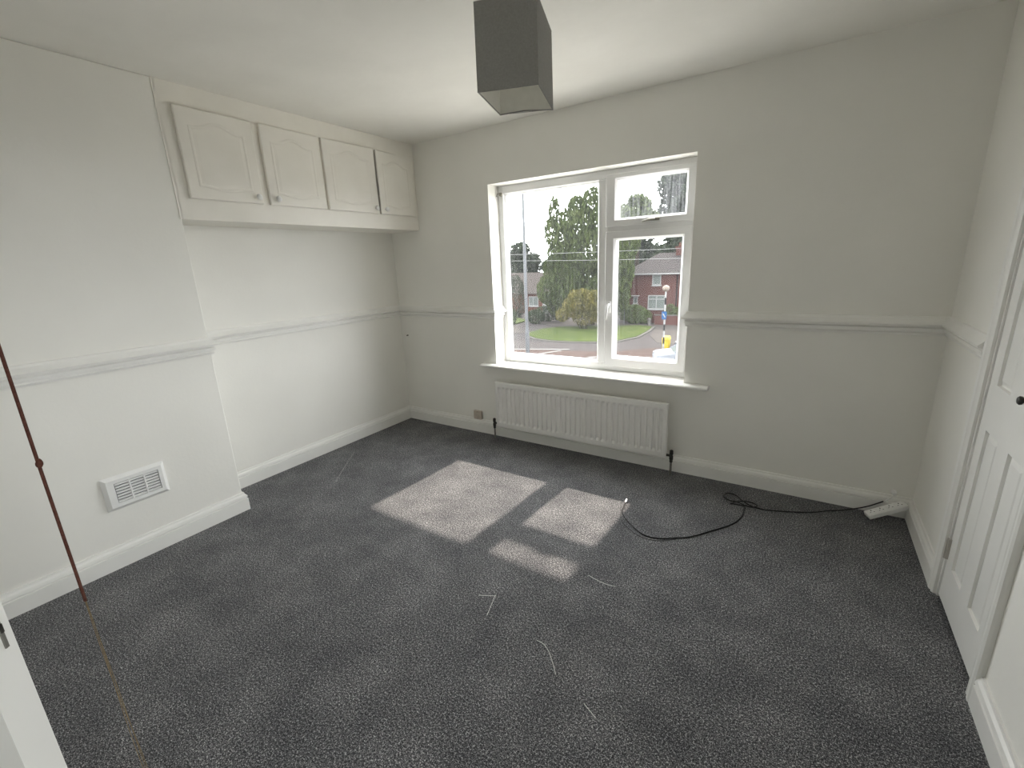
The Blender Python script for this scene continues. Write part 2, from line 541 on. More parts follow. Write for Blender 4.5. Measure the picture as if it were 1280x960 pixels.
def sash(name, x0, x1, z0, z1, g, glassmat):
    y0, y1 = Y0-.018, Y1-.02
    s_ = MB()
    gx0, gx1, gz0, gz1 = g
    # mitred frame ring with chamfered inner edge
    def ring(a0, a1, c0, c1, y): return [(a0, y, c0), (a1, y, c0), (a1, y, c1), (a0, y, c1)]
    rings = [ring(x0, x1, z0, z1, y1), ring(x0, x1, z0, z1, y0+.004), ring(x0+.004, x1-.004, z0+.004, z1-.004, y0),
             ring(gx0-.014, gx1+.014, gz0-.014, gz1+.014, y0), ring(gx0, gx1, gz0, gz1, y0+.018), ring(gx0, gx1, gz0, gz1, y1)]
    rings.append(rings[0])
    s_.loft(rings, cap=False)
    o = build(name, s_, 'upvc', win)
    build('pane', MB().box(gx0, Y0+.048, gz0, gx1, Y0+.052, gz1), glassmat, o)
    return o
top = sash('top_light_sash', MX1-.008, 2.540, TZ1-.004, 1.978, GL['F'], 'streaky_glass')
cas = sash('casement_sash', MX1-.008, 2.536, .672, TZ0+.006, GL['R'], 'glass')
gx0, gx1, gz0, gz1 = GL['L']
build('pane', MB().box(gx0, Y0+.048, gz0, gx1, Y0+.052, gz1), 'glass', win)
bead = MB()
def ring(a, y): return [(gx0+a, y, gz0+a), (gx1-a, y, gz0+a), (gx1-a, y, gz1-a), (gx0+a, y, gz1-a)]
bead.loft([ring(0, Y0+.012), ring(.012, Y0+.026), ring(.012, Y0+.047), ring(0, Y0+.047), ring(0, Y0+.012)], cap=False)
build('glazing_bead', bead, 'upvc', win)
# casement handle (upright) and top light handle
hb = MB().box(1.990, Y0-.028, 1.06, 2.012, Y0-.018, 1.145)
hnd = build('handle', hb, 'upvc', cas, bevel=.003)
lv = MB().tube([(2.001, Y0-.03, 1.125), (2.001, Y0-.05, 1.122), (1.998, Y0-.058, 1.10), (1.99, Y0-.055, 1.02)], [.008, .009, .009, .006], 8)
build('lever', lv, 'plastic', hnd, smooth=True)
hb = MB().box(2.255, Y0-.030, 1.664, 2.330, Y0-.018, 1.682)
hnd = build('handle', hb, 'brass', top, bevel=.003)
lv = MB().tube([(2.30, Y0-.03, 1.673), (2.30, Y0-.045, 1.673), (2.27, Y0-.05, 1.67), (2.225, Y0-.046, 1.664)], [.007, .008, .007, .005], 8)
build('lever', lv, 'brass', hnd, smooth=True)
# sill board
prof = [(.14, WB), (-.055, WB), (-.066, WB-.006), (-.070, WB-.014), (-.066, WB-.022), (-.055, WB-.026), (.0, WB-.026), (.0, WB-.02), (.14, WB-.02)]
sb = MB()
rings = []
for x, full in ((.95, False), (WL, False), (WL, True), (WR, True), (WR, False), (2.72, False)):
    rings.append([(x, (y if full or y < 0 else 0.0), z) for y, z in prof])
sb.loft(rings)
build('sill_board', sb, 'gloss', win, bevel=.002)
# outer sill and curtain hook
build('outer_sill', MB().box(WL-.03, Y1-.005, WB-.05, WR+.03, .30, WB+.004), 'white_out', win)
hk = MB().box(WL+.022, Y0-.022, 1.938, WL+.042, Y0, 1.962).tube([(WL+.03, Y0-.02, 1.95), (WL+.012, Y0-.03, 1.955), (WL+.006, Y0-.03, 1.935)], .003, 6)
build('curtain_hook', hk, 'brass', win)

# ------------------------------------------------------------------ panelled doors
def panel_door(root, u0, axis_u, axis_n, width, zb, zt, cols, rows, name='leaf'):
    """leaf in the plane spanned by axis_u and z; axis_n is the outward face normal, u0 the bottom corner on the face"""
    U = Vector(axis_u); N = Vector(axis_n); O = Vector(u0)
    th = .038
    def pt(u, n, z): return O + U*u + N*n + Vector((0, 0, z))
    def obox(mb, u_0, u_1, z0, z1, n0, n1):
        mb.obox(pt((u_0+u_1)/2, (n0+n1)/2, (z0+z1)/2), U*(u_1-u_0)/2, N*(n1-n0)/2, Vector((0, 0, (z1-z0)/2)))
    mb = MB()
    rec = .011
    obox(mb, 0, width, zb, zt, -th+rec, -rec)
    us = [0] + [c for cc in cols for c in cc] + [width]
    zs = [zb] + [c for rr in rows for c in rr] + [zt]
    for n0, n1 in ((-rec, 0), (-th, -th+rec)):
        for i in range(0, len(us), 2):
            obox(mb, us[i], us[i+1], zb, zt, n0, n1)
        for i in range(0, len(zs), 2):
            for c0, c1 in cols:
                obox(mb, c0, c1, zs[i], zs[i+1], n0, n1)
    leaf = build(name, mb, 'gloss', root)
    for z0, z1 in rows:
        for c0, c1 in cols:
            pm = MB()
            for sgn, nb in ((1, -rec), (-1, -th+rec)):
                rr = []
                for ins, dn in ((.0, -.001), (.006, -.001), (.024, .008), (.0245, .008)):
                    rr.append([pt(c0+ins, nb+sgn*dn, z0+ins), pt(c1-ins, nb+sgn*dn, z0+ins), pt(c1-ins, nb+sgn*dn, z1-ins), pt(c0+ins, nb+sgn*dn, z1-ins)])
                pm.loft(rr)
            build('panel', pm, 'gloss', leaf)
    return leaf

AP = [(0, 0), (.012, 0), (.018, .010), (.014, .018), (.020, .026), (.022, .042), (.018, .050), (.010, .052), (0, .052)]  # proud, across
def architrave(root, wallx, ya, yb, zt, sgn):
    """legs and head around an opening in a wall of constant x; sgn = room side"""
    for y_in, dirn in ((ya, 1), (yb, -1)):
        rings = [[(wallx+sgn*p, y_in+dirn*a, z) for p, a in AP] for z in (0, zt+.052)]
        build('architrave', MB().loft(rings), 'gloss', root)
    rings = [[(wallx+sgn*p, y, zt+a) for p, a in AP] for y in (yb-.052, ya+.052)]
    build('architrave', MB().loft(rings), 'gloss', root)

d1 = struct(empty('door_1', (W, (DA+DB)/2, 0)), 'white narrow six-panel closet door in the right wall')
architrave(d1, W, DA, DB, 1.99, -1)
for yy in (DA, DB):
    sg = 1 if yy == DB else -1
    build('jamb', MB().box(W-.002, yy, 0, W+.09, yy+sg*.012, 1.99), 'gloss', d1)
dw = DA-DB-.028
leaf1 = panel_door(d1, (W+.004, DA-.014, 0), (0, -1, 0), (-1, 0, 0), dw, .012, 1.98,
                   [(.072, .205), (.303, .436)], [(.175, .775), (.945, 1.56), (1.66, 1.90)])
for z in (.23, 1.70):
    hm = MB().box(W-.006, DA-.022, z-.045, W+.004, DA-.006, z+.045)
    hm.lathe((W-.006, DA-.014, z-.045), (0, 0, 1), [(.005, 0), (.005, .09)], 8)
    build('hinge', hm, 'hinge', leaf1)
kb = MB().lathe((W+.004, -1.035, .965), (-1, 0, 0), [(.014, 0), (.014, .003), (.006, .006), (.006, .010), (.013, .014), (.014, .020), (.010, .024), (.003, .025)], 14)
build('knob', kb, 'dark_metal', leaf1, smooth=True)

d3 = struct(empty('door_fill', (W, (EA+EB)/2, 0)), 'unseen doorway lining added behind the camera to admit fill light')
architrave(d3, W, EA, EB, 1.99, -1)

# entrance door standing open on the left, hinged at the rear wall
E_ = Vector((math.cos(math.radians(42)), math.sin(math.radians(42)), 0))
N_ = Vector((E_.y, -E_.x, 0))
PR = Vector((2.500, -2.948, 0))          # far corner of the free edge
lw_ = .745
d2 = struct(empty('door_2', (PR.x-E_.x*lw_, PR.y-E_.y*lw_, 0)), 'white door standing open in the lower left foreground, latch plate on its edge')
hinge_pt = PR + N_*.038 - E_*lw_
leaf2 = panel_door(d2, hinge_pt, E_, N_, lw_, .012, 1.98, [(.11, .33), (.415, .635)], [(.2, .80), (.985, 1.55), (1.66, 1.88)])
# latch plate on the free edge
lp = MB().obox(PR + N_*.011 + E_*.0006 + Vector((0, 0, 1.092)), N_*.0018, E_*.0010, Vector((0, 0, .024)))
pt_ = build('latch_plate', lp, 'pipe', leaf2)
lb = MB().obox(PR + N_*.011 + E_*.0022 + Vector((0, 0, 1.092)), N_*.0015, E_*.0006, Vector((0, 0, .005)))
build('latch_bolt', lb, 'dark_metal', pt_)
for s_, side in ((1, N_), (-1, N_)):
    c0 = PR - E_*.06 + Vector((0, 0, 1.03)) + N_*(.038 if s_ == 1 else 0)
    hm = MB().lathe(c0, N_*s_, [(.026, 0), (.026, .006), (.010, .008), (.010, .04)], 14)
    hm.tube([c0+N_*s_*.04, c0+N_*s_*.042-E_*.05, c0+N_*s_*.042-E_*.11], .009, 8)
    build('lever_handle', hm, 'chrome', leaf2, smooth=True)
for x0, x1 in ((RA-.052, RA), (RB, RB+.052)):
    build('architrave', MB().box(x0, D, 0, x1, D+.018, 2.04), 'gloss', d2, bevel=.004)
build('architrave', MB().box(RA-.052, D, 1.99, RB+.052, D+.0178, 2.042), 'gloss', d2, bevel=.004)

# ------------------------------------------------------------------ built-in cupboards over the alcove
cup = tag(empty('built_in_cupboard', (.17, CY/2, 1.735)), 'cream painted four-door cupboard built high across the alcove', 'cupboard')
CZ0 = 1.735
CD = [(-1.733, -1.336), (-1.292, -.893), (-.876, -.446), (-.418, -.040)]
DZ0, DZ1 = 1.842, 2.292
fm = MB()
fx0 = FX-.02
fm.box(fx0, CY+.002, CZ0, FX, -.001, DZ0+.02)             # bottom rail
fm.box(fx0, CY+.002, DZ1-.02, FX, -.001, H-.001)          # top rail
fm.box(CX+.0004, CY-.010, CZ0, FX, CY+.004, H-.001)        # edge lapping the chimney corner
for a, b2 in ((CY+.002, CD[0][0]+.02), (CD[0][1]-.02, CD[1][0]+.02), (CD[1][1]-.02, CD[2][0]+.02), (CD[3][1]-.02, -.001)):
    fm.box(fx0, a, DZ0+.02, FX, b2, DZ1-.02)
build('face_frame', fm, 'cream', cup)
build('base_board', MB().box(.001, CY+.002, CZ0, fx0, -.001, CZ0+.018), 'cream', cup)
ZA, ZB = DZ0, DZ1
def cup_door(y0, y1, tilt, knob_right):
    """overlay door with an arched routed panel; tilt = gap it stands open by at its knob edge"""
    th = .019
    hy = y0 if knob_right else y1       # hinge side
    def P(y, z, n):
        f_ = abs(y-hy)/(y1-y0)
        return (FX+.0015+n+tilt*f_, y, z)
    mb = MB()
    # slab with rounded front edge
    def rg(ins, n): return [P(y0+ins, ZA+ins, n), P(y1-ins, ZA+ins, n), P(y1-ins, ZB-ins, n), P(y0+ins, ZB-ins, n)]
    mb.loft([rg(0, 0), rg(0, th-.006), rg(.002, th-.002), rg(.006, th)])
    door = build('door', mb, 'cream', cup)
    # routed moulding: a raised bead following an arched outline
    ym, hw = (y0+y1)/2, (y1-y0)/2-.052
    zt, zb = ZB-.085, ZA+.062
    out_ = []
    n = 22
    for i in range(n+1):
        t = -1+2*i/n
        out_.append((ym+hw*t, zb - .018*(math.cos(math.pi*t)*.5+.5)))
    for i in range(n+1):
        t = 1-2*i/n
        out_.append((ym+hw*t, zt + .034*(math.cos(math.pi*min(1, abs(t)*1.25))*.5+.5)))
    pm = MB()
    rings = []
    k = len(out_)
    for ins, dn in ((0, -.001), (.004, .0020), (.011, .0026), (.017, .0006), (.026, .0014), (.036, .0026)):
        r_ = []
        for (y, z) in out_:
            vy = (y-ym); vz = z-(zt+zb)/2
            r_.append(P(y-ins*(vy/hw), z-ins*(vz/((zt-zb)/2)), th+dn))
        rings.append(r_)
    pm.loft(rings)
    build('panel', pm, 'cream', door, smooth=False)
    ky = (y1-.033) if knob_right else (y0+.045)
    kz = ZA+.036
    kx = P(ky, kz, th)[0]
    km = MB().lathe((kx-.001, ky, kz), (1, 0, 0), [(.008, 0), (.007, .006), (.009, .010), (.0165, .015), (.018, .021), (.014, .027), (.004, .030)], 14)
    build('knob', km, 'plastic', door, smooth=True)
    return door
cup_door(*CD[0], .002, True)
cup_door(*CD[1], .001, False)
cup_door(*CD[2], .014, True)
cup_door(*CD[3], .003, False)

# ------------------------------------------------------------------ radiator
rad = tag(empty('radiator', (1.80, -.05, .10)), 'long white panel radiator with vertical flutes below the window', 'radiator')
RX0, RX1, RZ0, RZ1 = 1.105, 2.497, .118, .506
RYF, RYB = -.098, -.072
NF = 33
pitch = (RX1-RX0-.05)/NF
mb = MB()
xs = []
for i in range(NF):
    xa = RX0+.025+i*pitch
    for f_, dpt in ((.0, 0), (.14, 0), (.30, .011), (.70, .011), (.86, 0)):
        xs.append((xa+f_*pitch, dpt))
xs = [(RX0+.001, .010), (RX0+.006, .002), (RX0+.014, 0)] + xs + [(RX1-.014, 0), (RX1-.006, .002), (RX1-.001, .010)]
zs = [(RZ0, 0, .010), (RZ0+.004, 0, .002), (RZ0+.012, 0, 0), (RZ0+.038, 0, 0), (RZ0+.060, 1, 0), (RZ1-.060, 1, 0), (RZ1-.038, 0, 0), (RZ1-.012, 0, 0), (RZ1-.004, 0, .002), (RZ1, 0, .010)]
n0 = len(xs)
for z, on, edge in zs:
    for x, dpt in xs:
        mb.v.append((x, RYF+max(dpt*on if dpt > .0105 else (dpt if x < RX0+.02 or x > RX1-.02 else 0), edge), z))
for j in range(len(zs)-1):
    for i in range(n0-1):
        a = j*n0+i
        mb.f.append((a, a+1, a+1+n0, a+n0))
front = build('front_panel', mb, 'radiator', rad)
build('back_panel', MB().box(RX0+.002, RYF+.010, RZ0+.001, RX1-.002, RYB, RZ1-.001), 'radiator', rad, bevel=.004)
cm = MB()
for i in range(NF):
    xa = RX0+.03+i*pitch
    cm.box(xa, RYB, RZ0+.03, xa+.020, RYB+.028, RZ1-.04)
build('convector_fins', cm, 'radiator', rad)
for x in (RX0+.25, RX1-.25):
    build('wall_bracket', MB().box(x-.015, RYB+.028, RZ0+.05, x+.015, -.0005, RZ1-.06).box(x-.015, RYB, RZ1-.062, x+.015, -.0005, RZ1-.058), 'radiator', rad)
for x, s_ in ((RX0, -1), (RX1, 1)):
    vx = x+s_*.030
    vm = MB().lathe((vx, -.078, .092), (0, 0, 1), [(.009, 0), (.011, .004), (.011, .02), (.013, .022), (.013, .046), (.010, .048), (.010, .056), (.013, .06), (.0125, .084), (.008, .088)], 12)
    vm.lathe((vx, -.078, .140), (-s_, 0, 0), [(.011, 0), (.011, .012), (.009, .014), (.009, .036)], 10)
    v_ = build('valve', vm, 'dark_metal', rad, smooth=False)
    build('pipe', MB().tube([(vx, -.078, -.002), (vx, -.078, .05), (vx, -.078, .096)], .0075, 10), 'pipe', v_, smooth=True)

# ------------------------------------------------------------------ wall socket on the left of the radiator
sk = tag(empty('wall_socket', (.855, 0, .155)), 'small discoloured outlet plate just above the skirting left of the radiator', 'socket')
plate = build('plate', MB().box(.815, -.026, .119, .895, -.001, .197), 'socket', sk, bevel=.004)
build('terminal_cover', MB().box(.836, -.030, .136, .874, -.0255, .180), 'socket', plate, bevel=.002)
for z in (.128, .188):
    build('screw', MB().lathe((.855, -.0255, z), (0, -1, 0), [(.004, 0), (.004, .002), (.001, .0025)], 8), 'brass', plate)

# chipped screw hole in the wall
chip = tag(build('wall_hook', MB().lathe((.073, -.0005, .822), (0, -1, 0), [(.007, 0), (.007, .003), (.003, .005), (.003, .012), (.006, .014), (.002, .017)], 10), 'plaster_chip', origin=(.073, 0, .822)),
           'tiny dark screw stub in the wall below the dado, left corner', 'screw')

# ------------------------------------------------------------------ vent on the chimney breast
vent = tag(empty('wall_vent', (CX, -2.277, .392)), 'white slotted plastic vent cover on the chimney breast', 'vent')
VY0, VY1, VZ0, VZ1 = -2.411, -2.143, .306, .482
sy0, sy1, sz0, sz1 = VY0+.046, VY1-.033, VZ0+.035, VZ1-.034
def vr(y0, y1, z0, z1, x): return [(x, y0, z0), (x, y1, z0), (x, y1, z1), (x, y0, z1)]
mb = MB()
rings = [vr(VY0, VY1, VZ0, VZ1, CX+.0005), vr(VY0, VY1, VZ0, VZ1, CX+.004), vr(VY0+.016, VY1-.016, VZ0+.016, VZ1-.016, CX+.018),
         vr(sy0, sy1, sz0, sz1, CX+.018), vr(sy0, sy1, sz0, sz1, CX+.002)]
rings.append(vr(VY0+.01, VY1-.01, VZ0+.01, VZ1-.01, CX+.0005))
mb.loft(rings, cap=False)
build('surround', mb, 'plastic', vent)
build('backing', MB().box(CX+.0008, sy0, sz0, CX+.003, sy1, sz1), 'dark_slot', vent)
cw = (sy1-sy0)/3
for k in (1, 2):
    build('divider', MB().box(CX+.004, sy0+k*cw-.003, sz0, CX+.0178, sy0+k*cw+.003, sz1), 'plastic', vent)
rows_ = 7
rh = (sz1-sz0)/rows_
proto = None
for k in range(3):
    for i in range(rows_):
        yc_ = sy0+(k+.5)*cw; zc_ = sz0+(i+.5)*rh
        if proto is None:
            s_ = MB().obox((CX+.0135, yc_, zc_), (.0030, 0, -.0006), (0, cw/2-.003, 0), (.0004, 0, .0046))
            proto = build('slat', s_, 'plastic', vent, origin=(CX+.0135, yc_, zc_))
        else:
            twin(proto, vent, (CX+.0135, yc_, zc_))

# ------------------------------------------------------------------ pendant shade
lamp = tag(empty('pendant_lamp', (2.297, -1.534, 2.40)), 'grey fabric box shaped pendant lampshade hanging from the ceiling', 'lamp')
Q = [Vector((2.243, -1.683, 0)), Vector((2.424, -1.618, 0)), Vector((2.346, -1.375, 0)), Vector((2.170, -1.450, 0))]
ctr = sum(Q, Vector())/4
ZS0, ZS1 = 1.96, 2.198
def shade_ring(k, z, sc=1.0): return [(ctr+(q-ctr)*sc)+Vector((0, 0, z)) for q in Q]
fabric = MB()
fabric.loft([shade_ring(0, ZS0), shade_ring(0, ZS1, .985)], cap=False)
sh = build('shade', fabric, 'shade', lamp)
so = sh.modifiers.new('thick', 'SOLIDIFY'); so.thickness = .0016; so.offset = 1
lin = MB().loft([shade_ring(0, ZS0+.001, .988), shade_ring(0, ZS1-.001, .972)], cap=False)
build('lining', lin, 'shade_lining', sh)
for z, sc in ((ZS0, 1.0), (ZS1, .985)):
    em = MB()
    r4 = shade_ring(0, z, sc)
    for i in range(4):
        a, b2 = r4[i], r4[(i+1) % 4]
        if z == ZS0 and i == 2:
            mid = (a+b2)/2 + Vector((-.004, -.012, .003))
            em.tube([a, mid, b2], .0022, 6)
        else:
            em.tube([a, b2], .0022, 6)
    build('hem', em, 'shade', sh)
lc = Vector((ctr.x, ctr.y, 0))
build('ceiling_rose', MB().lathe(lc+Vector((0, 0, H-.0005)), (0, 0, -1), [(.042, 0), (.042, .008), (.036, .018), (.014, .026), (.008, .034)], 20), 'plastic', lamp, smooth=False)
build('flex', MB().tube([lc+Vector((0, 0, H-.03)), lc+Vector((0, 0, 2.13))], .004, 8), 'plastic', lamp)
hold = build('lamp_holder', MB().lathe(lc+Vector((0, 0, 2.14)), (0, 0, -1), [(.010, 0), (.018, .01), (.020, .03), (.026, .032), (.026, .04), (.017, .042), (.017, .075)], 16), 'plastic', lamp)
sm = MB()
for i in range(4):
    sm.tube([lc+Vector((0, 0, 2.106)), (Q[i]+(ctr-Q[i])*.02)+Vector((0, 0, 2.19))], .0018, 6)
build('spider_wire', sm, 'brass', sh)

# ------------------------------------------------------------------ pull cord near the camera
px, py = 2.550, -2.896
pc = tag(empty('pull_cord', (px, py, H)), 'brown knotted light pull cord hanging in the left foreground', 'pull cord')
build('switch_body', MB().lathe((px, py, H-.0005), (0, 0, -1), [(.046, 0), (.046, .03), (.040, .038), (.012, .042), (.008, .052)], 20), 'plastic', pc)
pth = smooth_path([(px, py, H-.045), (px+.001, py, 1.9), (px-.001, py+.001, 1.55), (px, py, 1.267), (px, py, 1.10)], 6)
cordo = build('cord', MB().tube(pth, .0015, 8), 'cord', pc, smooth=True)
build('knot', MB().lathe((px, py, 1.2595), (.15, .1, 1), [(.001, 0), (.0022, .0015), (.0030, .0035), (.0029, .006), (.002, .0085), (.001, .010)], 10), 'cord', cordo, smooth=True)
fr = MB()
for i in range(3):
    a = i*2.1
    p_ = []
    for j in range(14):
        t = j/13
        rr = .0004+.0018*math.sin(t*math.pi)*(1 if i else .3)
        p_.append((px+rr*math.cos(a+t*5)+.004*t, py+rr*math.sin(a+t*5)+.003*t, 1.105-t*.42))
    fr.tube(p_, .00042, 5)
build('frayed_end', fr, 'frayed', pc, smooth=True)

# ------------------------------------------------------------------ power strip in the right corner
ps = tag(empty('power_strip', (3.66, -.1, .01)), 'white four-gang power strip propped in the right corner against the skirting', 'power strip')
A_ = Vector((3.583, -.128, .026)); B_ = Vector((3.742, -.062, .098))
ax = (B_-A_).normalized()
side = Vector((0, 0, 1)).cross(ax).normalized()
upv = ax.cross(side).normalized()
hl = (B_-A_).length/2
cc = (A_+B_)/2
body = build('body', MB().obox(cc, ax*hl, side*.027, upv*.013), 'plastic', ps, bevel=.005)
for i in range(4):
    g = cc + ax*(-hl+.030+i*.0445) + upv*.0132
    sock = build('socket_face', MB().obox(g, ax*.018, side*.020, upv*.0012), 'plastic', body, bevel=.001)
    hol = MB()
    hol.obox(g+upv*.0012+side*.009, ax*.0022, side*.004, upv*.0004)
    hol.obox(g+upv*.0012-side*.006+ax*.009, ax*.003, side*.0016, upv*.0004)
    hol.obox(g+upv*.0012-side*.006-ax*.009, ax*.003, side*.0016, upv*.0004)
    build('socket_hole', hol, 'dark_slot', sock)
build('end_cap', MB().obox(cc+ax*(hl+.003), ax*.004, side*.024, upv*.010), 'plastic', body, bevel=.003)

# ------------------------------------------------------------------ aerial cable
cab = tag(empty('aerial_cable', (2.95, -.4, 0)), 'thin black cable snaking over the carpet to the right corner', 'cable')
flat = [(2.388, -0.585), (2.398, -0.653), (2.413, -0.702), (2.461, -0.765), (2.574, -0.852), (2.656, -0.849), (2.723, -0.809), (2.802, -0.752), (2.886, -0.642), (2.911, -0.611), (2.973, -0.519), (3.003, -0.425), (3.007, -0.341), (3.004, -0.296), (2.952, -0.3), (2.933, -0.306), (2.979, -0.256), (3.033, -0.241), (3.067, -0.261), (3.046, -0.292), (3.007, -0.294), (2.961, -0.275), (2.92, -0.273), (2.885, -0.231), (2.888, -0.188), (2.911, -0.17), (2.951, -0.195), (2.986, -0.247), (3.029, -0.277), (3.076, -0.284), (3.144, -0.271), (3.317, -0.198)]
zz = [.010, .007] + [.004]*11 + [.005, .007, .009, .011, .011, .010, .009, .011, .012, .010, .006, .004, .005, .010, .014, .010, .006, .004, .004]
pts = [(x, y, z) for (x, y), z in zip(flat, zz)] + [(3.413, -.125, .004), (3.469, -.092, .006), (3.541, -.066, .024), (3.593, -.052, .046), (3.63, -.044, .069), (3.656, -.036, .085)]
build('lead', MB().tube(smooth_path(pts, 6), .0034, 8), 'black_rubber', cab, smooth=True)
pts = [(3.658, -.036, .083), (3.675, -.033, .101), (3.692, -.028, .122), (3.697, -.016, .134)]
build('white_tail', MB().tube(smooth_path(pts, 5), .0034, 8), 'plastic', cab, smooth=True)
build('wall_plug', MB().lathe((3.698, -.0205, .137), (.0, 1, .0), [(.006, -.012), (.0095, -.01), (.0105, 0), (.0105, .010), (.013, .012), (.013, .019)], 12), 'plastic', cab)
bm_ = MB().lathe((2.389, -.590, .009), (-.05, 1, .12), [(.0045, 0), (.006, .004), (.006, .018), (.0045, .020), (.0045, .030), (.002, .031), (.0015, .038)], 12)
build('connector', bm_, 'chrome', cab)
tag(build('thin_wire', MB().tube(smooth_path([(2.392, -.60, .004), (2.40, -.70, .003), (2.45, -.80, .003), (2.56, -.875, .003), (2.66, -.872, .003), (2.74, -.81, .003)], 6), .0016, 6), 'black_rubber', origin=(2.55, -.8, 0)),
    'thinner dark wire lying along the bend of the cable', 'wire')

# ------------------------------------------------------------------ loose threads on the carpet
for p_, lab in (
    ([(2.084, -1.665), (2.148, -1.634), (2.153, -1.637), (2.187, -1.743)], 'fine pale thread bent in a sharp corner on the carpet'),
    ([(2.456, -1.299), (2.536, -1.316), (2.591, -1.309)], 'fine pale thread right of the smallest sun patch'),
    ([(2.433, -1.749), (2.472, -1.755), (2.514, -1.787), (2.567, -1.847)], 'pale hooked thread in the middle foreground of the carpet'),
    ([(2.699, -1.897), (2.752, -1.924)], 'short straight pale thread nearest the camera on the carpet'),
    ([(.535, -1.268), (.40, -1.10), (.22, -.86)], 'faint pale thread on the carpet by the alcove')):
    path = smooth_path([(x, y, .0035+.001*(i % 2)) for i, (x, y) in enumerate(p_)], 6)
    c0 = path[0]
    tag(build('loose_thread', MB().tube(path, .0004 if 'faint' in lab else .0009, 5), 'thread', origin=(c0.x, c0.y, 0)), lab, 'thread', 'loose threads on the carpet')

# ================================================================== outdoors
G = -4.9
def ground_poly(name, pts, mat, z, label=None, th=.05):
    mb = MB()
    top_ = [(x, y, z) for x, y in pts]; bot = [(x, y, z-th) for x, y in pts]
    mb.loft([bot, top_])
    return struct(build(name, mb, mat), label)
ground_poly('ground_street', [(-90, -90), (90, -90), (90, 150), (-90, 150)], 'asphalt', G, 'grey road surface outside', .2)
struct(build('wall_outer', MB().box(-6, WD-.02, G, 9, WD+.0, -.06), 'house_out'))
M['reflector'] = noisy('pale_reflector', (.38, .37, .345), (.44, .43, .40), .8, .9, spec=.1)
ground_poly('ground_reflector', [(-14, .25), (16, .25), (16, 16.5), (-14, 16.5)], 'reflector', G+.05, 'added unseen pale forecourt below the window', .05)  # pale ground added out of view to bounce light up to the ceiling
ground_poly('road_red_strip', [(-19, 18), (2, 22.5), (2, 29.2), (-5.6, 29.2), (-8, 26.9), (-19, 24.0)], 'redroad', G+.012, 'reddish road surface by the crossing', .01)
ground_poly('path_back', [(-13, 37.9), (-9.4, 39.5), (-8.2, 38.6), (-7.4, 34.2), (-6.0, 31.2), (-3, 31), (-3, 41), (-8, 41.8), (-13, 41), (-21, 42.4), (-22.3, 39.8), (-17.5, 36.8)], 'paving', G+.02, 'pale pavement behind the lawn', .015)
ground_poly('path_side', [(-24, 33.4), (-19.2, 31.6), (-18.3, 32.9), (-21.2, 35.4), (-24, 36)], 'paving', G+.022, 'pale pavement beyond the road', .015)
LAWN = [(-17.8, 32.2), (-16.9, 30.6), (-15.6, 29.6), (-13.87, 29.1), (-12, 29.2), (-10.04, 29.8), (-8.9, 30.7), (-8.15, 33.0), (-8.2, 36), (-8.49, 38.6), (-9.8, 39.2), (-13.95, 37.6), (-16.7, 36.1), (-17.7, 34.6)]
cx_ = sum(p[0] for p in LAWN)/len(LAWN); cy_ = sum(p[1] for p in LAWN)/len(LAWN)
ground_poly('kerb_lawn', [(cx_+(x-cx_)*1.05, cy_+(y-cy_)*1.05) for x, y in LAWN], 'kerb', G+.10, 'pale kerb around the lawn', .1)
ground_poly('lawn', LAWN, 'grass', G+.14, 'green verge between road and pavement', .1)
ground_poly('lawn_far', [(-25.5, 36.8), (-22.4, 37.2), (-22.6, 40), (-26, 42)], 'grass', G+.12, 'small bit of lawn by the bungalow', .1)
# zig-zag road markings
def road_line(a, b_, w, lab):
    a = Vector((a[0], a[1], 0)); b_ = Vector((b_[0], b_[1], 0))
    d_ = (b_-a); n_ = Vector((-d_.y, d_.x, 0)).normalized()*w/2
    mb = MB().obox((a+b_)/2+Vector((0, 0, G+.0225)), d_/2, n_, (0, 0, .006))
    tag(build('road_marking', mb, 'roadpaint', origin=tuple((a+b_)/2+Vector((0, 0, G+.02)))), lab, 'road marking', 'white road markings')
road_line((-17.5, 24.3), (-11.05, 26.5), .32, 'long white road line left of the lamp post')
road_line((-12.6, 23.7), (-11.45, 25.9), .32, 'slanting white road line meeting the long one')
road_line((-8.7, 24.4), (-7.2, 25.3), .40, 'short white road line near the window mullion')

# ---- plants
DENS = 2.4
def leaves(mb, blobs, size, droop=0.0):
    for (c, rad_, n) in blobs:
        for _ in range(int(n*DENS)):
            while True:
                v = Vector((random.uniform(-1, 1), random.uniform(-1, 1), random.uniform(-1, 1)))
                if .02 < v.length < 1: break
            v = v.normalized()*(v.length**.45)
            p = Vector((c[0]+v.x*rad_[0], c[1]+v.y*rad_[1], c[2]+v.z*rad_[2]))
            a = Vector((random.gauss(0, 1), random.gauss(0, 1), random.gauss(0, 1))).normalized()
            if droop:
                a = (a*.5 + Vector((0, 0, -droop))).normalized()
            b2 = a.cross(Vector((random.gauss(0, 1), random.gauss(0, 1), random.gauss(0, 1)))).normalized()
            s_ = size*random.uniform(.6, 1.4)
            L_ = s_*(1.0+droop)
            m_ = p+a*L_*.1+b2.cross(a)*s_*.15
            mb.poly([p-a*L_*.6, m_+b2*s_*.42, p+a*L_*.6, m_-b2*s_*.42])

def plant(name, base, blobs, size, mat, label, cat, group=None, trunk=None, droop=0.0):
    root = tag(empty(name, base), label, cat, group)
    mb = MB()
    leaves(mb, blobs, size, droop)
    build('foliage', mb, mat, root)
    tm = MB()
    for pts_, r0, r1 in (trunk or []):
        k = len(pts_)
        tm.tube(pts_, [r0+(r1-r0)*i/(k-1) for i in range(k)], 8)
    if trunk:
        build('trunk', tm, 'bark', root, smooth=True)
    return root

